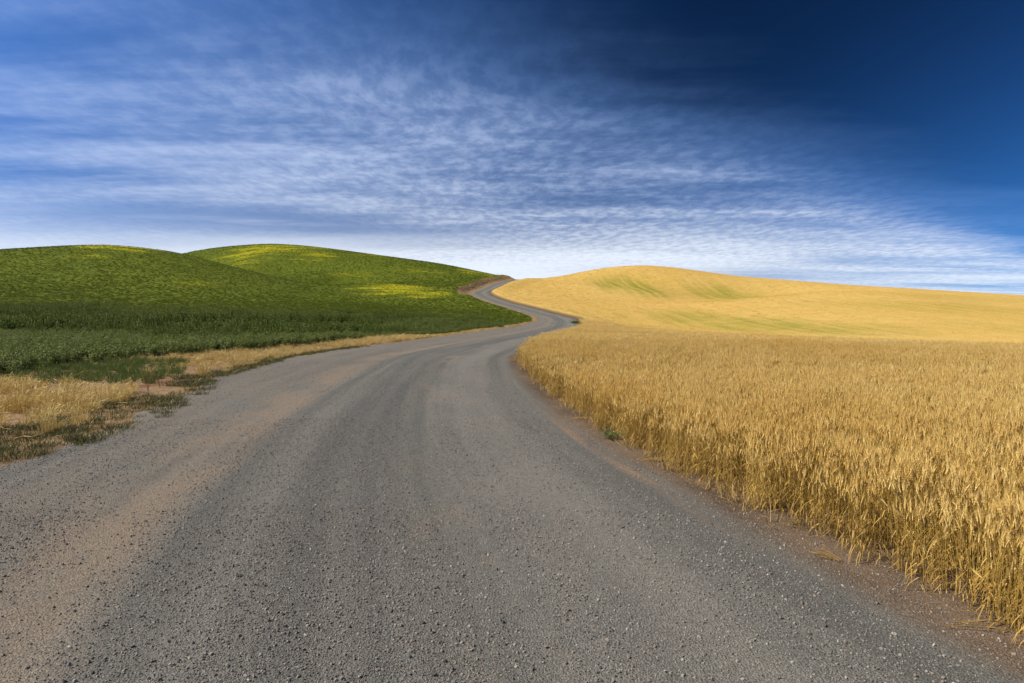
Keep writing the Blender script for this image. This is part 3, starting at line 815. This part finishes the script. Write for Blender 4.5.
for u, v, n, L, rz_, lab in ((651, 463, 16, .42, .1, "wisp of loose yellow straw lying on the gravel beside the wheat, below the green weed"),
                        (578, 421, 9, .36, 0, "thin pale straw lying on the gravel at the wheat edge, above the green weed"),
                        (958, 628, 3, .42, .15, "long bent straw lying on brown soil near the right picture corner"),
                        (832, 563, 6, .22, 2.4, "small pale crossed straws on the soil strip under the wheat")):
    x, y = at_px(u, v)
    o = link("loose_straw", straw_bunch("loose_straw", n, L, .35, M_wleaf)); o.location = (x, y, zat(x, y) + .006); o.rotation_euler = (0, 0, rz_)
    tag(o, lab, "straw", "loose straws on the right side of the road")
x, y = at_px(27, 441)
b = MB(); b.tube([(-.2, -.05, .02), (-.06, .02, .05), (.06, .0, .045), (.2, .08, .09)], [.008, .009, .007, .004], 5, 0)
o = link("dead_stick", b.mesh("dead_stick", [M_dry])); o.location = (x, y, zat(x, y) + .02); tag(o, "pale dead stick lying in the short grass at the left picture edge", "stick")
# bushes at the outside of the far bend
def bush(name, n, rad, h):
    b = MB()
    for i in range(n):
        o = rdir() * U(0, 1) * rad; top = o * 1.1 + Vector((0, 0, h * U(.5, 1)))
        b.tube([o * .6 + Vector((0, 0, -.05)), o * .8 + Vector((0, 0, h * .4)), top], [.01, .008, .004], 3, 0)
        for j in range(26):
            t = U(.1, 1); p = o * (.6 + .5 * t) + Vector((U(-.15, .15), U(-.15, .15), top.z * t)); leaf(b, p, rdir(), U(.1, .25), U(.05, .12), .2, 1)
    return b.mesh(name, [M_cstem, M_leafA])
for i, (x, y, h, rad, lab) in enumerate(((11.6, 127, .6, 1.1, "low green weed patch nearest the wheat at the outer far bend"), (13.6, 133, .7, 1.3, "middle green weed patch on the outer side of the far bend"), (15.6, 141, .6, 1.6, "rearmost green weed patch in the corner of the far bend"))):
    o = link("weed_patch", bush("weed_patch", 40, rad, h)); o.location = (x, y, zat(x, y)); tag(o, lab, "weeds", "green weeds at the far bend")

# ------------------------------------------------------------------ sky and light
SUN_AZ, SUN_EL = R(-98), R(45)
sd = Vector((math.sin(SUN_AZ) * math.cos(SUN_EL), math.cos(SUN_AZ) * math.cos(SUN_EL), math.sin(SUN_EL)))
W = bpy.data.worlds.new("World"); S.world = W; W.use_nodes = True
k = N(W)
sky = k.n("ShaderNodeTexSky", sky_type="NISHITA", sun_disc=False, sun_elevation=SUN_EL, sun_rotation=SUN_AZ % (2 * math.pi), altitude=2200, air_density=1.0, dust_density=.3, ozone_density=3.0)
dirv = k.n("ShaderNodeTexCoord").outputs["Generated"]
dirn = k.vmath("NORMALIZE", dirv).outputs[0]
sp = k.n("ShaderNodeSeparateXYZ"); k.put(sp, 0, dirn)
cg = k.vmath("DOT_PRODUCT", dirn, tuple(sd)).outputs["Value"]
c2 = k.math("MULTIPLY", cg, cg)
pol = k.math("DIVIDE", k.math("SUBTRACT", 1.0, c2), k.math("ADD", 1.0, c2))
polf = k.math("SUBTRACT", 1.0, k.math("MULTIPLY", k.math("POWER", pol, .85), .90))   # polarised light of a clear sky, filtered
blue = k.mix(1.0, sky.outputs[0], (.24, .72, 1.38, 1), "MULTIPLY")
pc = k.n("ShaderNodeCombineColor"); [k.put(pc, i, polf) for i in range(3)]
blue = k.mix(1.0, blue, pc.outputs[0], "MULTIPLY")
zc = k.math("ADD", k.math("MAXIMUM", sp.outputs[2], .0), .035)
cx = k.math("DIVIDE", sp.outputs[0], zc); cy = k.math("DIVIDE", sp.outputs[1], zc)
cv = k.n("ShaderNodeCombineXYZ"); k.put(cv, 0, cx); k.put(cv, 1, cy)
pl = cv.outputs[0]
el = sp.outputs[2]
ROT = (0, 0, R(-24))
warp = k.n("ShaderNodeTexNoise"); k.put(warp, "Vector", pl); k.put(warp, "Scale", .35); k.put(warp, "Detail", 3)
wv = k.vmath("SUBTRACT", warp.outputs["Color"], (.5, .5, .5)).outputs[0]
wv = k.vmath("MULTIPLY", wv, (.75, .75, 0)).outputs[0]
pw = k.vmath("ADD", pl, wv).outputs[0]
big = k.noise(k.mapping(pw, (.16, .30, 1), ROT, (4.4, 2.9, 0)), 1.0, 3, .5)
strk = k.noise(k.mapping(pw, (.30, 1.0, 1), ROT, (1.1, 7.7, 0)), 1.0, 7, .60)
rip = k.noise(k.mapping(pw, (10.0, 6.0, 1), (0, 0, R(34)), (2, 5, 0)), 1.0, 5, .62)
edge = k.math("SUBTRACT", cx, k.math("MULTIPLY", k.math("SUBTRACT", cy, 2.35), 1.2))     # clear towards the upper right
cover = k.ramp(k.math("ADD", edge, k.math("ADD", k.math("MULTIPLY", k.math("SUBTRACT", big, .5), 1.6), k.math("MULTIPLY", k.math("SUBTRACT", strk, .5), 2.4))), .95, -1.25)
veil = k.ramp(k.math("ADD", k.math("MULTIPLY", strk, .6), k.math("MULTIPLY", big, .4)), .32, .66, lo=.16)
smooth_ = k.ramp(k.math("ADD", cx, k.math("MULTIPLY", k.math("SUBTRACT", big, .5), 5.0)), -2.4, .4)
ripm = k.math("ADD", k.math("MULTIPLY", k.ramp(rip, .36, .66, lo=-.24, hi=.10), smooth_), 1.0)
ripm = k.math("ADD", ripm, k.math("MULTIPLY", k.ramp(rip, .36, .66, lo=-.08, hi=.03), k.math("SUBTRACT", 1.0, smooth_)))
# thicker towards the middle heights on the left
thick = k.ramp(el, .46, .20, lo=.85, hi=1.0)
cl = k.math("MULTIPLY", k.math("MULTIPLY", cover, thick), k.math("ADD", k.math("MULTIPLY", k.math("MULTIPLY", veil, ripm), .58), .11))
# milky bank low over the horizon
low = k.ramp(k.math("ADD", el, k.math("MULTIPLY", k.math("SUBTRACT", strk, .5), .24)), .16, .02)
lowx = k.ramp(sp.outputs[0], .62, .05, lo=.35)
cl = k.math("ADD", cl, k.math("MULTIPLY", k.math("MULTIPLY", low, lowx), .50))
cl = k.math("MINIMUM", cl, .9)
white = k.mix(k.ramp(cl, .15, .75), (1.45, 2.9, 6.5, 1), k.mix(k.ramp(el, .03, .26), (6.4, 6.9, 7.7, 1), (4.4, 5.4, 7.6, 1)))
skyc = k.mix(cl, blue, white)
bg = k.n("ShaderNodeBackground"); k.put(bg, "Color", skyc); k.put(bg, "Strength", .10)
k.t.links.new(bg.outputs[0], k.n("ShaderNodeOutputWorld").inputs[0])

L = bpy.data.lights.new("sun", "SUN"); L.energy = 4.2; L.angle = R(.53); L.color = (1.0, .92, .79)
lo = link("sun", L); lo.rotation_euler = sd.to_track_quat("Z", "Y").to_euler(); lo.location = (-60, 0, 60)

# ------------------------------------------------------------------ camera
cam = bpy.data.cameras.new("camera"); cam.sensor_width = 36; cam.lens = 36 * F / 1024
cam.shift_y = -(341.5 - HV) / 1024
cam.clip_start = .05; cam.clip_end = 6000
co = link("camera", cam); co.location = (0, 0, H); co.rotation_euler = (R(90), 0, 0)
S.camera = co
vs = S.view_settings
vs.view_transform = "Standard"; vs.look = "None"; vs.exposure = 0.58; vs.gamma = 1.0; vs.use_curve_mapping = False
S.cycles.max_bounces = 6; S.cycles.transparent_max_bounces = 8
